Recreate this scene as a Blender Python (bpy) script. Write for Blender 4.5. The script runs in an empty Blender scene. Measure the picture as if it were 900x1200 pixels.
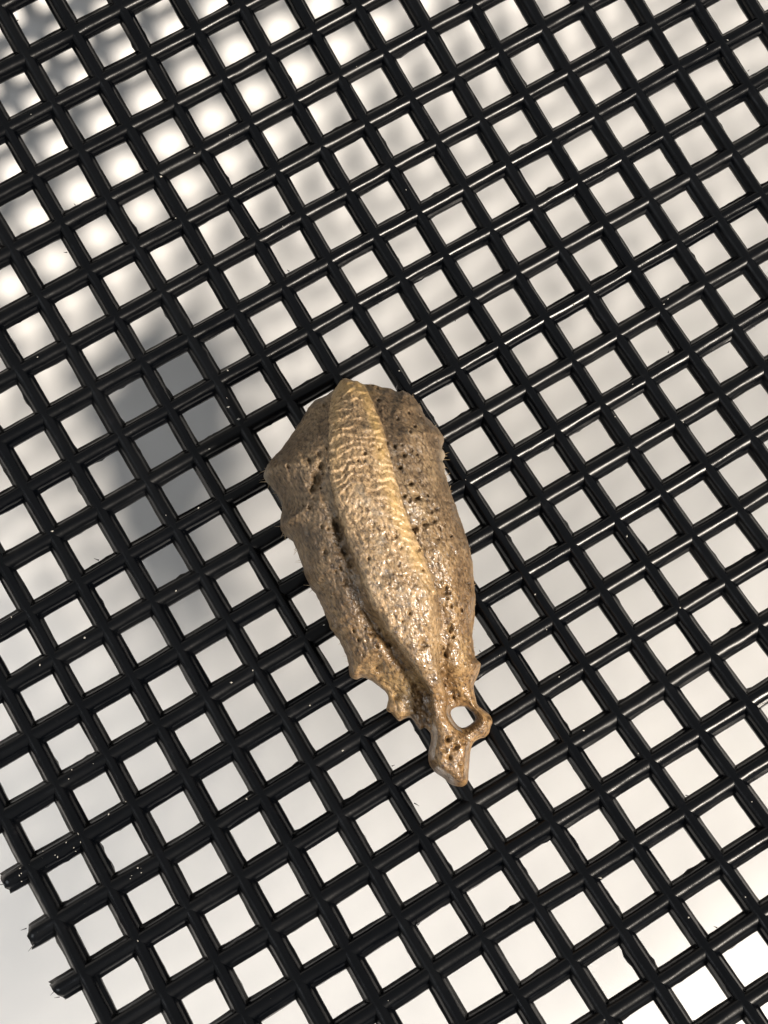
import bpy, math, random
import numpy as np
from mathutils import Matrix, Vector

random.seed(7)
rng = np.random.default_rng(7)
S = 0.0032                       # metres per mesh opening (pitch of the plastic mesh)

# ------------------------------------------------------------------ frames
# "M frame": X along the cross strands, Y along the long strands, Z away from the mesh; unit = one pitch
G0, GX, GY = 6.0, 0.06, -0.57    # table plane in the M frame: z = -(G0 + GX*x + GY*y)
nrm = Vector((GX, GY, 1.0)).normalized()
xa = Vector((1, 0, 0)); xa = (xa - nrm * xa.dot(nrm)).normalized()
ya = nrm.cross(xa)
RW = Matrix((xa, ya, nrm))       # M frame -> world (table normal becomes +Z)
OFF = Vector((0, 0, G0 * nrm.z))
def W(p):                        # M frame point -> world metres
    return (RW @ Vector(p) + OFF) * S
RW4 = RW.to_4x4()

scene = bpy.context.scene
col = scene.collection

# ------------------------------------------------------------------ camera
CAMROT = Matrix(((0.8568943171518233, -0.5154650378068172, 0.00528431941167698),
                 (0.4989568831451883, 0.8319399945690452, 0.24273004387261002),
                 (-0.12951508790433272, -0.20535734765324756, 0.9700794821920207)))
CAMPOS = Vector((-5.81838608, -4.8456868, 24.36430074))
cam = bpy.data.cameras.new('camera')
cam.sensor_fit = 'AUTO'; cam.sensor_width = 36.0; cam.lens = 48.0
cam.clip_start = 0.002; cam.clip_end = 20
co = bpy.data.objects.new('camera', cam); col.objects.link(co)
mw = (RW @ CAMROT.transposed()).to_4x4(); mw.translation = W(CAMPOS)
co.matrix_world = mw
scene.camera = co

# ------------------------------------------------------------------ light
world = bpy.data.worlds.new('World'); scene.world = world; world.use_nodes = True
bg = world.node_tree.nodes['Background']
bg.inputs['Color'].default_value = (0.97, 0.97, 0.96, 1); bg.inputs['Strength'].default_value = 0.38

def lamp(name, pos, aim, size, energy, color):
    la = bpy.data.lights.new(name, 'AREA'); la.shape = 'DISK'
    la.size = size * S; la.energy = energy; la.color = color
    lo = bpy.data.objects.new(name, la); col.objects.link(lo)
    lo.location = W(pos)
    lo.rotation_euler = (W(aim) - W(pos)).to_track_quat('-Z', 'Y').to_euler()
LDIR = Vector((0.50, -1.09, 1.0)).normalized()
lamp('desk_lamp_light', LDIR * 70, (-1.5, 0, 0), 18.0, 1.40, (1.0, 0.895, 0.77))
lamp('cool_fill_light', (-50, -14, 46), (0, 0, 0), 34.0, 0.16, (0.90, 0.95, 1.0))  # added cool fill, source unseen; placed to keep its reflection off the strands

vs = scene.view_settings
vs.view_transform = 'Standard'; vs.look = 'None'; vs.exposure = 0.0; vs.gamma = 1.0; vs.use_curve_mapping = False
scene.render.engine = 'CYCLES'

# ------------------------------------------------------------------ helpers
def node(nt, t, **kw):
    n = nt.nodes.new(t)
    for k, v in kw.items():
        if k in n.inputs: n.inputs[k].default_value = v
        else: setattr(n, k, v)
    return n
def material(name):
    m = bpy.data.materials.new(name); m.use_nodes = True
    return m, m.node_tree, m.node_tree.nodes['Principled BSDF']
def ramp(nt, fac, stops):
    r = nt.nodes.new('ShaderNodeValToRGB'); nt.links.new(fac, r.inputs[0])
    while len(r.color_ramp.elements) < len(stops): r.color_ramp.elements.new(0.5)
    for e, (p, c) in zip(r.color_ramp.elements, stops): e.position = p; e.color = (*c, 1)
    return r.outputs[0]
def mesh_obj(name, verts, faces, mat, parent=None, smooth=True):
    me = bpy.data.meshes.new(name)
    me.from_pydata(verts, [], faces)
    me.materials.append(mat)
    if smooth: me.polygons.foreach_set('use_smooth', [True] * len(me.polygons))
    me.update()
    o = bpy.data.objects.new(name, me); col.objects.link(o)
    if parent: o.parent = parent
    return o
def hash2(ix, iy, seed):
    h = (ix.astype(np.int64) * 374761393 + iy.astype(np.int64) * 668265263 + seed * 1442695041) & 0xffffffff
    h = ((h ^ (h >> 13)) * 1274126177) & 0xffffffff
    h = h ^ (h >> 16)
    return (h & 0xffff) / 65535.0
def vnoise(x, y, seed=0):        # value noise in 0..1
    ix, iy = np.floor(x), np.floor(y); fx, fy = x - ix, y - iy
    fx = fx * fx * (3 - 2 * fx); fy = fy * fy * (3 - 2 * fy)
    a = hash2(ix, iy, seed); b = hash2(ix + 1, iy, seed); c = hash2(ix, iy + 1, seed); d = hash2(ix + 1, iy + 1, seed)
    return (a * (1 - fx) + b * fx) * (1 - fy) + (c * (1 - fx) + d * fx) * fy
def fbm(x, y, seed=0, octs=4):
    s = 0; a = 0.5
    for k in range(octs):
        s = s + a * (vnoise(x, y, seed + 17 * k) - 0.5); x = x * 2.03; y = y * 2.03; a *= 0.5
    return s * 2                  # about -1..1
def cells(x, y, seed=0):         # distance to nearest feature point
    ix, iy = np.floor(x), np.floor(y); best = np.full(x.shape, 9.0)
    for dx in (-1, 0, 1):
        for dy in (-1, 0, 1):
            cx, cy = ix + dx, iy + dy
            px, py = cx + hash2(cx, cy, seed), cy + hash2(cx, cy, seed + 5)
            best = np.minimum(best, np.hypot(px - x, py - y))
    return best
def sst(a, b, x):
    t = np.clip((x - a) / (b - a), 0, 1); return t * t * (3 - 2 * t)

# ------------------------------------------------------------------ materials
mp, nt, b = material('white_table')
tc = node(nt, 'ShaderNodeTexCoord'); nz = node(nt, 'ShaderNodeTexNoise', Scale=60.0, Detail=4.0)
nt.links.new(tc.outputs['Object'], nz.inputs['Vector'])
nt.links.new(ramp(nt, nz.outputs['Fac'], [(0.3, (0.76, 0.755, 0.75)), (0.7, (0.79, 0.785, 0.775))]), b.inputs['Base Color'])
b.inputs['Roughness'].default_value = 0.6; b.inputs['Specular IOR Level'].default_value = 0.3

mk, nt, b = material('black_plastic')
tc = node(nt, 'ShaderNodeTexCoord'); oi = node(nt, 'ShaderNodeObjectInfo')
n1 = node(nt, 'ShaderNodeTexNoise', Scale=900.0, Detail=6.0, Roughness=0.65)
n2 = node(nt, 'ShaderNodeTexNoise', Scale=220.0, Detail=3.0)
nt.links.new(tc.outputs['Object'], n1.inputs['Vector']); nt.links.new(tc.outputs['Object'], n2.inputs['Vector'])
nt.links.new(ramp(nt, n1.outputs['Fac'], [(0.35, (0.0004, 0.0007, 0.0013)), (0.62, (0.0008, 0.0011, 0.0018)), (0.8, (0.006, 0.006, 0.007))]), b.inputs['Base Color'])
ad = node(nt, 'ShaderNodeMath', operation='MULTIPLY_ADD'); ad.inputs[1].default_value = 0.26; ad.inputs[2].default_value = 0.10
nt.links.new(n2.outputs['Fac'], ad.inputs[0])
ad2 = node(nt, 'ShaderNodeMath', operation='MULTIPLY_ADD'); ad2.inputs[1].default_value = 0.10
nt.links.new(oi.outputs['Random'], ad2.inputs[0]); nt.links.new(ad.outputs[0], ad2.inputs[2])
nt.links.new(ad2.outputs[0], b.inputs['Roughness'])
bp = node(nt, 'ShaderNodeBump', Strength=0.3, Distance=0.00006)
nt.links.new(n1.outputs['Fac'], bp.inputs['Height']); nt.links.new(bp.outputs[0], b.inputs['Normal'])
b.inputs['Specular IOR Level'].default_value = 0.22

ms, nt, b = material('pale_dust')
b.inputs['Base Color'].default_value = (0.36, 0.34, 0.30, 1); b.inputs['Roughness'].default_value = 0.5
mt, nt, b = material('torn_plastic')
b.inputs['Base Color'].default_value = (0.03, 0.03, 0.033, 1); b.inputs['Roughness'].default_value = 0.45

def egg_material(name, dark, mid, light, rough):
    m, nt, b = material(name)
    L = nt.links.new
    tc = node(nt, 'ShaderNodeTexCoord')
    mpn = node(nt, 'ShaderNodeMapping'); L(tc.outputs['Object'], mpn.inputs['Vector'])
    mpn.inputs['Scale'].default_value = (1.0, 0.6, 1.0)
    big = node(nt, 'ShaderNodeTexNoise', Scale=420.0, Detail=5.0, Roughness=0.6); L(mpn.outputs[0], big.inputs['Vector'])
    fine = node(nt, 'ShaderNodeTexNoise', Scale=5200.0, Detail=4.0, Roughness=0.7); L(mpn.outputs[0], fine.inputs['Vector'])
    c1 = ramp(nt, big.outputs['Fac'], [(0.3, dark), (0.5, mid), (0.72, light)])
    c2 = ramp(nt, fine.outputs['Fac'], [(0.36, (0.22, 0.18, 0.14)), (0.47, (0.80, 0.79, 0.77)), (0.62, (1.4, 1.4, 1.4))])
    mx = node(nt, 'ShaderNodeMix', data_type='RGBA', blend_type='MULTIPLY'); mx.inputs[0].default_value = 1.0
    L(c1, mx.inputs[6]); L(c2, mx.inputs[7])
    at = node(nt, 'ShaderNodeAttribute', attribute_name='tint')
    sp = node(nt, 'ShaderNodeSeparateColor'); L(at.outputs['Color'], sp.inputs[0])
    y1 = node(nt, 'ShaderNodeMix', data_type='RGBA'); L(sp.outputs[0], y1.inputs[0]); L(mx.outputs[2], y1.inputs[6]); y1.inputs[7].default_value = (0.42, 0.275, 0.10, 1)
    y2 = node(nt, 'ShaderNodeMix', data_type='RGBA'); L(sp.outputs[1], y2.inputs[0]); L(y1.outputs[2], y2.inputs[6]); y2.inputs[7].default_value = (0.34, 0.29, 0.22, 1)
    am = ramp(nt, big.outputs['Fac'], [(0.3, (0.078, 0.041, 0.016)), (0.5, (0.175, 0.102, 0.042)), (0.72, (0.31, 0.20, 0.088))])
    am2 = node(nt, 'ShaderNodeMix', data_type='RGBA', blend_type='MULTIPLY'); am2.inputs[0].default_value = 1.0; L(am, am2.inputs[6]); L(c2, am2.inputs[7])
    y3 = node(nt, 'ShaderNodeMix', data_type='RGBA'); L(at.outputs['Alpha'], y3.inputs[0]); L(y2.outputs[2], y3.inputs[6]); L(am2.outputs[2], y3.inputs[7])
    L(y3.outputs[2], b.inputs['Base Color'])
    wet = node(nt, 'ShaderNodeTexNoise', Scale=3300.0, Detail=3.0, Roughness=0.6); L(tc.outputs['Object'], wet.inputs['Vector'])
    wr = ramp(nt, wet.outputs['Fac'], [(0.34, (0.25, 0.25, 0.25)), (0.54, (1, 1, 1))])
    wm = node(nt, 'ShaderNodeMath', operation='MULTIPLY'); L(sp.outputs[2], wm.inputs[0]); L(wr, wm.inputs[1])
    r = node(nt, 'ShaderNodeMath', operation='MULTIPLY_ADD'); r.inputs[1].default_value = -0.36; r.inputs[2].default_value = rough
    L(wm.outputs[0], r.inputs[0]); L(r.outputs[0], b.inputs['Roughness'])
    bp = node(nt, 'ShaderNodeBump', Strength=0.85, Distance=0.00008); L(fine.outputs['Fac'], bp.inputs['Height']); L(bp.outputs[0], b.inputs['Normal'])
    b.inputs['Specular IOR Level'].default_value = 0.5
    ct = node(nt, 'ShaderNodeMath', operation='MULTIPLY'); ct.inputs[1].default_value = 0.75; L(wm.outputs[0], ct.inputs[0]); L(ct.outputs[0], b.inputs['Coat Weight'])
    b.inputs['Coat Roughness'].default_value = 0.14
    b.inputs['Subsurface Weight'].default_value = 0.12
    b.inputs['Subsurface Radius'].default_value = (1.0, 0.5, 0.25); b.inputs['Subsurface Scale'].default_value = 0.0004
    return m
M_BODY = egg_material('brown_foam', (0.060, 0.039, 0.021), (0.128, 0.086, 0.047), (0.215, 0.152, 0.085), 0.55)
M_BAND = egg_material('tan_ridge', (0.165, 0.109, 0.057), (0.28, 0.190, 0.103), (0.40, 0.285, 0.17), 0.55)

# ------------------------------------------------------------------ table
tv = [(-150, -150, 0), (150, -150, 0), (150, 150, 0), (-150, 150, 0)]
t = mesh_obj('table_surface', [Vector(v) * S for v in tv], [(0, 1, 2, 3)], mp)
t['kind'] = 'structure'; t['label'] = 'plain white table surface seen through the openings of the black mesh'

# ------------------------------------------------------------------ plastic mesh
CURL = 0.01532031363891522
YMIN, YMAX = -22.0, 17.0         # long strands; unseen lower end set by how it shades the table
YFLAT = -10.6                    # beyond this, out of view, the sheet is flattened to pass more lamp light
def yz(s):                       # arc length along the curled direction -> (y, z)
    if s < YFLAT:
        y0, z0 = yz(YFLAT); sl = math.atan(2 * CURL * y0); L = YFLAT - s
        for _ in range(20):
            a = sl * max(0.0, 1 - L * (_ + 0.5) / 20 / 3.5)
            y0 -= math.cos(a) * L / 20; z0 -= math.sin(a) * L / 20
        return y0, z0
    k = 2 * CURL; y = s
    for _ in range(8):
        f = 0.5 * (y * math.sqrt(1 + k * k * y * y) + math.asinh(k * y) / k) - s
        y -= f / math.sqrt(1 + k * k * y * y)
    return y, CURL * y * y
def surf(x, s, h):               # point h above the curled sheet
    y, z = yz(s); sl = 2 * CURL * (y if s >= YFLAT else yz(YFLAT)[0] * max(0.0, 1 - (YFLAT - s) / 3.5)); c = 1 / math.sqrt(1 + sl * sl)
    return (x, y - sl * c * h, z + c * h)

panel = bpy.data.objects.new('plastic_mesh', None); col.objects.link(panel)
panel.matrix_world = Matrix.Translation(W((0, 0, 0))) @ RW4
panel.empty_display_size = 0.005
panel['label'] = 'black plastic mesh panel with square openings, cut stubs along its lower left edge'
panel['category'] = 'plastic mesh'

PROF = [(0.0, 1.0), (0.24, 0.94), (0.45, 0.78), (0.60, 0.54), (0.70, 0.26), (0.76, 0.08), (0.95, -0.04), (1.0, -0.2),
        (0.98, -0.62), (0.82, -0.88), (0.5, -0.98)]
PROF = PROF + [(0.0, -1.0)] + [(-x, z) for x, z in PROF[:0:-1]]
NP = len(PROF)
XLEFT, XRIGHT = -11.0 - 0.02, 18.0
def wid(x, y):                   # strands are a little fatter towards the cut corner
    return 1.0 + 0.13 * float(np.clip((-x - 3) / 9.0, 0, 1)) * float(np.clip((6 - y) / 12.0, 0, 1))

def strand(kind, c, t0, t1, half, hh, lift, seed, mat, step=0.1, torn=False):
    n = max(8, int((t1 - t0) / step)); ts = np.linspace(t0, t1, n + 1)
    k = np.arange(NP)
    e = fbm(ts[:, None] * 3.2 + seed * 13.7, k[None, :] * 0.45 + 0 * ts[:, None], seed, 4)
    nick = np.clip(vnoise(ts[:, None] * 7 + seed * 3.1, k[None, :] * 0.9 + 0 * ts[:, None], seed + 99) - 0.84, 0, 1) * 0.20
    wob = fbm(ts * 0.35 + seed * 5.3, ts * 0 + seed, seed + 3, 2) * 0.035
    wb = fbm(ts * 0.9 + seed * 2.3, ts * 0 + 3.3, seed + 8, 2) * 0.07
    twist = fbm(ts * 0.8 + seed * 7.7, ts * 0 + 1.5, seed + 12, 3) * 0.16 + random.gauss(0, 0.05)
    half *= random.uniform(0.95, 1.05); c += random.gauss(0, 0.012)
    verts = []
    for i, tt in enumerate(ts):
        x0, s0 = (tt, c) if kind == 'cross' else (c, tt)
        w = wid(x0, s0) * (1 + wb[i])
        fr = abs(tt - round(tt))
        w *= 1 + 0.06 * max(0.0, 1 - fr / 0.24)        # thickens a little where it is welded to the other strands
        for j, (px, pz) in enumerate(PROF):
            m = 1 + e[i, j] * 0.06
            u = px * half * w * m + wob[i]; v = pz * hh * w * m + lift
            r = math.hypot(px, pz); ct, sn = math.cos(twist[i]), math.sin(twist[i]); v -= lift; u, v = wob[i] + (u - wob[i]) * ct - v * sn, lift + v * ct + (u - wob[i]) * sn
            u += px / r * nick[i, j]
            a, q = tt, u
            if torn and i == 0: a -= 0.05 * (vnoise(np.array([j * 0.8]), np.array([seed * 1.7]), 4)[0] - 0.4) + u * math.sin(seed * 2.1) * 0.35 ; q *= 0.97; v = lift + (v - lift) * 0.97
            x, y = (a, c + q) if kind == 'cross' else (c + q, a)
            verts.append(tuple(S * g for g in surf(x, y, v)))
    faces = []
    for i in range(n):
        for j in range(NP):
            a = i * NP + j; b2 = i * NP + (j + 1) % NP
            faces.append((a, b2, b2 + NP, a + NP) if kind == 'cross' else (a, a + NP, b2 + NP, b2))
    faces.append(tuple(range(NP))[::-1] if kind == 'cross' else tuple(range(NP)))
    faces.append(tuple(range(n * NP, n * NP + NP)) if kind == 'cross' else tuple(range(n * NP, n * NP + NP))[::-1])
    o = mesh_obj('strand', verts, faces, mat, panel)
    for p in o.data.polygons[-2:]: p.use_smooth = False
    return o
sd = 1
for s in range(int(YMIN), int(YMAX) + 1):
    strand('cross', s, XLEFT - 0.50 - 0.05 * random.random(), XRIGHT + 0.5, 0.190, 0.145, 0.0, sd, mk, torn=True); sd += 1
for x in range(-11, int(XRIGHT) + 1):
    strand('long', x, YMIN - 0.5, YMAX + 0.5, 0.168, 0.147, 0.006, sd, mk); sd += 1

# whiskers of torn plastic at the cut stubs
wv, wf = [], []
def whisker(p0, d, L, r):
    p0 = Vector(p0); d = Vector(d).normalized(); a = d.orthogonal().normalized(); bb = d.cross(a); base = len(wv)
    bend = Vector((random.uniform(-1, 1), random.uniform(-1, 1), random.uniform(-.5, 1))) * L * 0.3
    for i in range(5):
        f = i / 4; c = p0 + d * L * f + bend * f * f; rr = r * (1 - 0.75 * f)
        for k in range(4):
            an = k * math.pi / 2; wv.append(tuple(S * v for v in (c + (a * math.cos(an) + bb * math.sin(an)) * rr)))
    for i in range(4):
        for k in range(4):
            wf.append((base + i * 4 + k, base + i * 4 + (k + 1) % 4, base + i * 4 + 4 + (k + 1) % 4, base + i * 4 + 4 + k))
for s in (-4, -3, -2, -1, 0, 1, 2, 3):
    for k in range(2):
        q = random.uniform(-0.19, 0.19)
        whisker(surf(XLEFT - 0.52, s + q, random.uniform(-0.1, 0.17)), (-1, random.uniform(-.9, .9), random.uniform(-.2, .8)), random.uniform(0.05, 0.17), 0.013)
for k in range(70):              # burrs along the opening edges
    x = random.randint(-11, 11) + random.choice((-.17, .17)); s = random.uniform(-11, 14)
    if random.random() < .5:
        x, s = random.uniform(-11, 11), round(s) + random.choice((-.19, .19)); dr = (random.uniform(-1, 1), math.copysign(.8, s - round(s)), .4)
    else: dr = (math.copysign(.8, x - round(x)), random.uniform(-1, 1), .4)
    whisker(surf(x, s, random.uniform(-.02, .1)), dr, random.uniform(.04, .10), .014)
wo = mesh_obj('plastic_burrs', wv, wf, mt, panel); wo['kind'] = 'stuff'

# ------------------------------------------------------------------ egg case
# photo pixel -> M frame on a plane z = h
def ray_hit(px, py, hfun):
    d = np.stack([(px - 450) / 1600.0, (py - 600) / 1600.0, np.ones_like(px)], -1)
    RmT = np.array([[0.8568943171518233, -0.5154650378068172, 0.00528431941167698],
                    [-0.4989568831451883, -0.8319399945690452, -0.24273004387261002],
                    [0.12951508790433272, 0.20535734765324756, -0.9700794821920207]])
    w = d @ RmT
    C = np.array(CAMPOS); t = (hfun(py) - C[2]) / w[..., 2]
    return C[0] + t * w[..., 0], C[1] + t * w[..., 1]

OUT = [(405,445),(400,447),(390,459),(380,466),(369,471.5),(360,481),(353,493),(343,508),(333,523),(323,534),(315.5,543),(312,549),(309,557),(311,563),(316,568),(322,576),(328,587),(331,598),
 (329,608),(329,619),(333,626),(342,633),(349,648),(355,665),(358,676),(364,688),(370,697),(375,706),(381,720),(387,736),(392,743),(398,752),(404,764),(408,777),(409,785),(410,792),(414,796),(419,796),(424,794),
 (433,797),(440,801),(446,806),(452,811),(455,818),(454,825),(453,832.5),(459,836),(463,841),(468,845),(475,842),(481,841),(487,848),(492,855),(498,853),(504,859),
 (505,868),(502,882),(503,895),(510,905),(520,912),(528,919),(537,922),(544,921),(548,916),(549.5,902),(551,884),(554,872),(561,866),(568,864),(573,859),(575,852),(577,845),(573,837),(567,832),(560,826),(557,816),
 (555,805),(558,796),(562,787),(563,778),(558,772),(556,765),(555,752),(554,742),(556,725),(557,706),(556,690),(555.5,676),(554,660),(551,645),(547,631),(543,619),(537,602),(532,587),(528,575),(524,563),(521,552),(522,547),(519,541),(522,534),(518,526),(520,515),(516,507),
 (508,498),(499,489),(494,479),(486,469),(479,463),(472,459),(466,461),(458,457),(447,455.5),(437,452),(428,452),(420,449),(412,447)]
HOLE = [(528,835),(533,829.5),(543,828),(549,831),(555,837),(557,843),(551,849),(546,852),(539,852),(532,845)]
def densify(P, step, amp, seed):
    P = np.array(P, float); Q = np.roll(P, -1, 0); out = []
    for i in range(len(P)):
        p0, p1, p2, p3 = P[i - 1], P[i], Q[i], P[(i + 2) % len(P)]
        n = max(1, int(np.hypot(*(p2 - p1)) / step))
        for k in range(n):
            t = k / n
            out.append(0.5 * ((2 * p1) + (-p0 + p2) * t + (2 * p0 - 5 * p1 + 4 * p2 - p3) * t * t + (-p0 + 3 * p1 - 3 * p2 + p3) * t ** 3))
    out = np.array(out)
    tn = np.roll(out, -1, 0) - np.roll(out, 1, 0); tn /= np.linalg.norm(tn, axis=1)[:, None] + 1e-9
    nn = np.stack([-tn[:, 1], tn[:, 0]], 1)
    return out + nn * (amp * np.interp(out[:, 1], [780, 815], [1, 0.35]) * fbm(out[:, 0] / 5, out[:, 1] / 5, seed, 3))[:, None]
POL = densify(OUT, 1.5, 1.1, 3); HPL = densify(HOLE, 1.2, 0.4, 5)
H0 = 0.8
gx = np.arange(300, 584, H0); gy = np.arange(438, 930, H0)
GXm, GYm = np.meshgrid(gx, gy)
def inside(P, X, Y):
    r = np.zeros(X.shape, bool); x1, y1 = P[:, 0], P[:, 1]; x2, y2 = np.roll(x1, -1), np.roll(y1, -1)
    for a, b_, c, d in zip(x1, y1, x2, y2):
        if b_ == d: continue
        m = ((b_ > Y) != (d > Y)) & (X < (c - a) * (Y - b_) / (d - b_) + a); r ^= m
    return r
def nearest(P, X, Y):
    best = np.full(X.shape, 1e9); bx = X.copy(); by = Y.copy(); x1, y1 = P[:, 0], P[:, 1]; x2, y2 = np.roll(x1, -1), np.roll(y1, -1)
    for a, b_, c, d in zip(x1, y1, x2, y2):
        ex, ey = c - a, d - b_; t = np.clip(((X - a) * ex + (Y - b_) * ey) / (ex * ex + ey * ey + 1e-12), 0, 1)
        qx, qy = a + t * ex, b_ + t * ey; dd = np.hypot(X - qx, Y - qy); m = dd < best
        best[m] = dd[m]; bx[m] = qx[m]; by[m] = qy[m]
    return best, bx, by
ins = inside(POL, GXm, GYm) & ~inside(HPL, GXm, GYm)
cell = ins[:-1, :-1] & ins[1:, :-1] & ins[:-1, 1:] & ins[1:, 1:]
used = np.zeros(ins.shape, bool)
used[:-1, :-1] |= cell; used[1:, :-1] |= cell; used[:-1, 1:] |= cell; used[1:, 1:] |= cell
cnt = np.zeros(ins.shape, int)
cnt[:-1, :-1] += cell; cnt[1:, :-1] += cell; cnt[:-1, 1:] += cell; cnt[1:, 1:] += cell
idx = np.full(ins.shape, -1); idx[used] = np.arange(used.sum())
X = GXm[used]; Y = GYm[used]; bnd = (cnt < 4)[used]
d1, q1x, q1y = nearest(POL, X, Y); d2, q2x, q2y = nearest(HPL, X, Y)
use2 = d2 < d1; D = np.where(use2, d2, d1)
X[bnd] = np.where(use2, q2x, q1x)[bnd]; Y[bnd] = np.where(use2, q2y, q1y)[bnd]; D[bnd] = 0

# the ridge that runs down the middle: left and right edge (x against y)
BL = np.array([(444,399),(463,392),(484,387),(519.5,387),(555,387),(583.5,390),(626,401),(669,417),(697,427),(713,432),(742,449),(770,471),(799,492),(816,503),(845,506),(870,503),(930,503)])
BR = np.array([(444,414),(459,428),(491,440),(519.5,450),(555,458),(587,466),(626,479),(669,499),(703,510),(731,511.5),(760,512),(784,513.5),(806,518),(831,528),(852,538),(870,551),(930,553)])
def edges(Y, X):
    wv_ = fbm(Y / 9, X * 0, 21, 3) * 2.2
    return np.interp(Y, BL[:, 0], BL[:, 1]) + wv_, np.interp(Y, BR[:, 0], BR[:, 1]) + fbm(Y / 9, X * 0 + 4, 23, 3) * 2.2
bl, br = edges(Y, X); ub = (X - (bl + br) / 2) / ((br - bl) / 2)
inb = (np.abs(ub) < 1)
# heights in pitches
wl = np.interp(Y, [445, 470, 500, 560, 640, 720, 780, 820, 850, 930], [18, 45, 75, 95, 100, 84, 68, 46, 24, 20])
u = np.clip(D / wl, 0, 1); prof = (1 - (1 - u) ** 2.3) ** (1 / 2.0)
HT = np.interp(Y, [445, 470, 520, 600, 700, 780, 830, 860, 925], [0.60, 1.05, 1.42, 1.58, 1.32, 0.90, 0.46, 0.38, 0.34])
top = HT * prof
top = top * np.where(inb, 1.0, 1 - 0.45 * sst(770, 830, Y))
bandH = np.interp(Y, [445, 480, 560, 640, 700, 760, 800, 840, 930], [0.10, 0.09, 0.10, 0.19, 0.30, 0.38, 0.40, 0.34, 0.16])
bs = np.where(inb, np.sqrt(np.clip(1 - np.abs(ub) ** np.where(ub < 0, np.interp(Y, [560, 680], [2.4, 6.0]), 2.6), 0, 1)), 0)
top = top + bandH * bs * sst(0, 8, D)
# flanks hollow beside the ridge (deeper on the left)
gl = np.exp(-((X - bl + 7) / 9.0) ** 2) * (X < bl); gr = np.exp(-((X - br - 6) / 8.0) ** 2) * (X > br)
cre = np.interp(Y, [450, 540, 640, 740, 810, 860], [0.02, 0.04, 0.11, 0.22, 0.20, 0.02])
top = top - (gl * cre + gr * cre * 0.6) * sst(0, 10, D)
# surface texture: froth drawn out along the case, scales across the ridge, pits
ax = X + (Y - 640) * -0.22
fro = fbm(ax / 7, Y / 16, 31, 4); fin = fbm(ax / 3.0, Y / 5.0, 37, 3)
fi2 = fbm(ax / 1.8, Y / 2.4, 39, 2)
ve = cells(ax / 9, Y / 11, 41)
low = fbm(ax / 34, Y / 50, 47, 3)
yy = Y - 9 * np.clip(ub, -1, 1) ** 2 * 1.0 + 13 * fbm(X / 19, Y / 26, 51, 3)
ph = (yy / 10.5) % 1.0
saw = np.where(ph < 0.75, ph / 0.75, (1 - ph) / 0.25) - 0.5
sc = np.interp(Y, [446, 465, 550, 610, 680, 740], [0.3, 1, 0.85, 0.5, 0.2, 0.0])
smooth_low = np.interp(Y, [600, 720], [0, 1])
tex = np.where(inb, 0.040 * saw * sc * (0.6 + 0.8 * vnoise(X / 14, Y / 14, 55)) + 0.028 * fro + 0.018 * fin + 0.014 * fi2 + 0.05 * smooth_low * fbm(X / 11, Y / 18, 57, 3),
               0.034 * fro + 0.022 * fin + 0.016 * fi2 + 0.02 * (0.5 - ve) + 0.10 * low)
sh = fbm(X / 13, Y / 17, 43, 2)
tex = tex - np.where(inb, 0.0, 0.14 * np.clip(0.2 - cells(ax / 13, Y / 17, 61), 0, 1) * 3 * (sh > 0.12))
PIT = [(373,574,5,7,.30),(378,560,4,4,.22),(365,552,3,4,.15),(369,583,4,4,.25),(376,545,3,3,.12),(397,626,4.5,8,.30),(400,640,3,4,.2),(405,655,3,5,.16),(412,670,3,4,.14),(366,605,3,4,.12),(383,655,3,3,.13),(405,690,3,4,.14),
       (487,595,4.5,3,.30),(479,580,3,2.5,.22),(472,547,2.5,2.5,.2),(468,562,2.5,2,.18),(482,631,5,3,.26),(497,625,4,3,.20),(505,621,4,3.5,.2),(462,538,2.5,2.5,.14),(473,595,2,2,.16),(510,640,3,3,.14),(488,655,3,3,.14),(520,700,3,4,.15),(527,740,3,4,.15),(520,770,3,4,.15),
       (428,548,2.5,2,.14),(444,542,2,2,.12),(443,784,6,5,.22),(466,815,5,5,.16),(493,762,5,6,.12),(524,868,3.5,3,.45),(533,877,4,3,.45),(542,872,3,2.5,.4),(525,889,3,3,.3),(538,897,3,3,.15),(519,880,3,3,.16)]
for cx, cy, rx, ry, dp in PIT:
    r2 = ((X - cx + 1.2 * fbm(Y / 3, X / 3, 71, 2) * 2) / rx) ** 2 + ((Y - cy) / ry) ** 2
    tex = tex - (0.62 if cy < 860 else 0.35) * dp * np.exp(-r2 ** 1.2)
for k in range(45):              # scattered small pores
    cx, cy = rng.uniform(330, 550), rng.uniform(470, 830); r = rng.uniform(1.2, 2.6)
    m = (np.abs(X - cx) < 9) & (np.abs(Y - cy) < 9)
    tex[m] -= rng.uniform(.03, .09) * np.exp(-(((X[m] - cx) ** 2 + (Y[m] - cy) ** 2) / r ** 2))
top = top + 0.07 * np.exp(-((D - 4.5) / 2.2) ** 2) * np.interp(Y, [455, 480], [1, 0]) * np.interp(X, [400, 430], [0, 1])
top = np.maximum(top + tex * sst(0, 9, D) * np.where(Y > 850, 0.8, 1), 0.0 + 0.05 * sst(0, 3, D))
HB = np.interp(Y, [445, 480, 560, 700, 800, 860, 925], [0.35, 0.55, 0.62, 0.55, 0.40, 0.22, 0.20])
bot = -HB * prof * (1 + 0.1 * fro) - 0.02 * sst(0, 3, D)
hc = lambda py: np.interp(py, [445, 560, 700, 800, 860, 925], [0.78, 0.86, 0.80, 0.68, 0.62, 0.66])
HC = hc(Y)
PX, PY = ray_hit(X, Y, lambda py: HC + 0.45 * top)
nv = len(X)
org = np.array([PX.mean(), PY.mean(), 0.23])
Vt = (np.stack([PX, PY, HC + top], 1) - org) * S
Vb = (np.stack([PX, PY, HC + bot], 1) - org) * S
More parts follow.
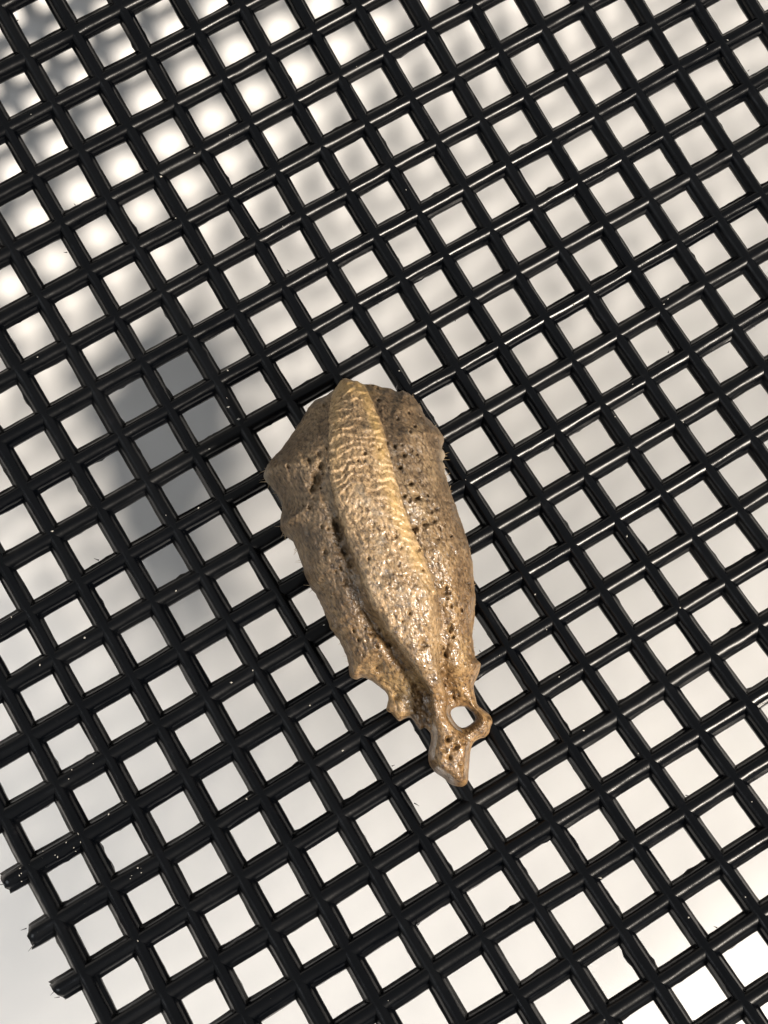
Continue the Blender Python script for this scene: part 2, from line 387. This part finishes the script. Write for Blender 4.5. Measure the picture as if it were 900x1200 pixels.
bmap = np.arange(nv) + nv; bmap[bnd] = np.where(bnd)[0]
V = np.concatenate([Vt, Vb])
jj, ii = np.where(cell)
q = np.stack([idx[jj, ii], idx[jj + 1, ii], idx[jj + 1, ii + 1], idx[jj, ii + 1]], 1)
FT = q; FB = bmap[q][:, ::-1]
F = np.concatenate([FT, FB])
# orientation check: top faces must look up
e1 = V[FT[:, 1]] - V[FT[:, 0]]; e2 = V[FT[:, 2]] - V[FT[:, 0]]
if np.cross(e1, e2)[:, 2].mean() < 0: F = F[:, ::-1]
fn = np.cross(V[F[:, 2]] - V[F[:, 0]], V[F[:, 3]] - V[F[:, 1]])
VN = np.zeros_like(V)
for k in range(4): np.add.at(VN, F[:, k], fn)
VN /= np.linalg.norm(VN, axis=1)[:, None] + 1e-20
# pigment: R = yellow rim of the ridge, G = pale dry film, B = gloss
yel = np.where(inb, np.exp(-((ub - 0.74) / 0.22) ** 2) * np.interp(Y, [450, 480, 660, 720], [0.4, 0.70, 0.70, 0.12]) + 0.35 * np.exp(-((ub + 0.75) / 0.25) ** 2) * np.interp(Y, [440, 560, 600], [1, 0.6, 0]), 0) + 0.6 * np.exp(-(((X - 412) / 22) ** 2 + ((Y - 462) / 14) ** 2))
yel = np.clip(yel * (0.8 + 0.5 * fro), 0, 0.85)
pale = np.exp(-(((X - 309) / 7) ** 2 + ((Y - 556) / 12) ** 2)) * 0.5 + np.exp(-(((X - 522) / 6) ** 2 + ((Y - 536) / 16) ** 2)) * 0.7 + np.exp(-((X - 572) ** 2 + (Y - 858) ** 2) / 60) * 0.6
pale = pale + np.where(inb, np.clip(fbm(X / 12, Y / 14, 77, 3) * 0.8, 0, 0.35) * np.interp(Y, [480, 540, 700, 760], [0, 1, 1, .2]) * np.clip(1 - np.abs(ub), 0, 1), 0)
pale = pale + np.clip(fbm(X / 5, Y / 8, 79, 3) - 0.35, 0, 0.5) * 0.6 * (~inb)
gloss = np.clip(1.1 * np.interp(Y, [480, 600, 700, 780], [0.12, 0.40, 1.0, 1.0]) * np.interp(X, [380, 440, 490], [0.45, 0.9, 1]) * (0.75 + 0.5 * fbm(X / 9, Y / 11, 81, 3)), 0, 1)
amber = np.clip(sst(775, 850, Y + 8 * fbm(X / 9, Y / 9, 91, 3)) + 0.45 * sst(560, 730, Y) * sst(0.85, 1.3, ub) + 0.30 * sst(620, 760, Y) * (1 + (ub < -1)), 0, 0.95)
gloss = gloss * sst(0, 7, D)
tint = np.stack([yel, np.clip(pale, 0, 0.8), gloss, amber], 1)
tint2 = np.concatenate([tint, tint])
# which part each face belongs to
fx = X[q].mean(1); fy = Y[q].mean(1); fl, frr = edges(fy, fx)
isband = (fx > fl) & (fx < frr) & (fy < 808)
isstalk = (fx > fl - 3) & (fx < frr + 1) & (fy >= 808)
isstrut = (fx >= frr + 1) & (fy > 822)
part = np.zeros(len(q), int); part[isband] = 1; part[isstalk] = 2; part[isstrut] = 3
partB = np.where(part == 1, 0, part)
P_ALL = np.concatenate([part, partB])

egg = bpy.data.objects.new('insect_egg_case', None); col.objects.link(egg)
egg.matrix_world = Matrix.Translation(W(org)) @ RW4
egg.empty_display_size = 0.005
egg['label'] = 'brown frothy insect egg case with tan ridge and narrow tail on black mesh'
egg['category'] = 'egg case'
for k, (nm, mat) in enumerate([('foam_shell', M_BODY), ('ridge_band', M_BAND), ('tail_stalk', M_BAND), ('side_strut', M_BODY)]):
    f = F[P_ALL == k]; uq, inv = np.unique(f, return_inverse=True); f2 = inv.reshape(f.shape)
    me = bpy.data.meshes.new(nm); me.from_pydata(V[uq].tolist(), [], f2.tolist()); me.materials.append(mat)
    a = me.color_attributes.new('tint', 'FLOAT_COLOR', 'POINT'); a.data.foreach_set('color', tint2[uq].astype(np.float32).ravel())
    me.polygons.foreach_set('use_smooth', [True] * len(f2)); me.update()
    me.normals_split_custom_set_from_vertices(VN[uq].tolist())
    o = bpy.data.objects.new(nm, me); col.objects.link(o); o.parent = egg

# fine dry fibres that fray from the rim of the case
fv, ff = [], []
def fibre(px, py, ang, L, r):
    ax_, ay_ = ray_hit(np.array([px, px + 8 * math.cos(ang)]), np.array([py, py + 8 * math.sin(ang)]), hc)
    d = Vector((ax_[1] - ax_[0], ay_[1] - ay_[0], random.uniform(-.06, .1))).normalized()
    p0 = Vector((ax_[0], ay_[0], float(hc(py)) + random.uniform(-.08, .08))) - Vector(org) - d * 0.04
    sd_ = d.orthogonal().normalized(); up_ = d.cross(sd_); bend = (sd_ * random.uniform(-1, 1) + up_ * random.uniform(-1, 1)) * L * 0.35
    base = len(fv)
    for i in range(5):
        f = i / 4; c = p0 + d * L * f + bend * f * f; rr = r * (1 - 0.8 * f)
        for k in range(3):
            an = k * 2.094; fv.append(tuple(S * v for v in (c + (sd_ * math.cos(an) + up_ * math.sin(an)) * rr)))
    for i in range(4):
        for k in range(3): ff.append((base + i * 3 + k, base + i * 3 + (k + 1) % 3, base + i * 3 + 3 + (k + 1) % 3, base + i * 3 + 3 + k))
nP = len(POL); tg = np.roll(POL, -2, 0) - np.roll(POL, 2, 0)
for k in range(230):
    i = random.randrange(nP); px, py = POL[i]
    hot = (abs(px - 312) < 14 and 535 < py < 580) or (px > 512 and 500 < py < 560) or (px < 372 and 610 < py < 700)
    if py > 790 or (not hot and random.random() < 0.55): continue
    ang = math.atan2(-tg[i][0], tg[i][1]) + random.gauss(0, .6)
    if inside(POL, np.array([px + 4 * math.cos(ang)]), np.array([py + 4 * math.sin(ang)]))[0]: ang += math.pi
    fibre(px, py, ang, random.uniform(.04, .11) * (1.5 if hot else 1), random.uniform(.004, .009))
mf, nt, b = material('dry_fibre')
b.inputs['Base Color'].default_value = (0.36, 0.26, 0.15, 1); b.inputs['Roughness'].default_value = 0.5
fo = mesh_obj('edge_fibres', fv, ff, mf, egg); fo['kind'] = 'stuff'

# ------------------------------------------------------------------ dust and plastic crumbs lying on the strands
dv, df = [], []
def crumb(x, s, h, r):
    base = len(dv); c = Vector(surf(x, s, h))
    P = [(1, 0, 0), (-1, 0, 0), (0, 1, 0), (0, -1, 0), (0, 0, 1), (0, 0, -1)]
    an = random.uniform(0, 3.14); el = random.uniform(1, 2.2)
    for p in P:
        v = Vector(p) * r * random.uniform(0.6, 1.2); v.x *= el
        v = Matrix.Rotation(an, 3, 'Z') @ v
        dv.append(tuple(S * g for g in (c + v)))
    for f in ((0, 2, 4), (2, 1, 4), (1, 3, 4), (3, 0, 4), (2, 0, 5), (1, 2, 5), (3, 1, 5), (0, 3, 5)): df.append(tuple(base + i for i in f))
for k in range(150):
    if random.random() < 0.6: x, s = random.uniform(-11.4, 11), random.randint(-12, 15) + random.gauss(0, 0.07)
    else: x, s = random.randint(-11, 11) + random.gauss(0, 0.06), random.uniform(-12, 15)
    crumb(x, s, 0.14 + 0.02 * random.random(), random.choice((0.009, 0.012, 0.012, 0.016, 0.022)))
for k in range(40): crumb(random.uniform(-11.4, -9), random.choice((-1, -2, -3, -2, 1)) + random.gauss(0, .07), 0.15, random.choice((.01, .014)))
du = mesh_obj('pale_dust_specks', dv, df, ms, None, smooth=False)
du.matrix_world = Matrix.Translation(W((0, 0, 0))) @ RW4
du['kind'] = 'stuff'; du['label'] = 'tiny pale dust specks scattered on the black plastic mesh'; du['category'] = 'dust'
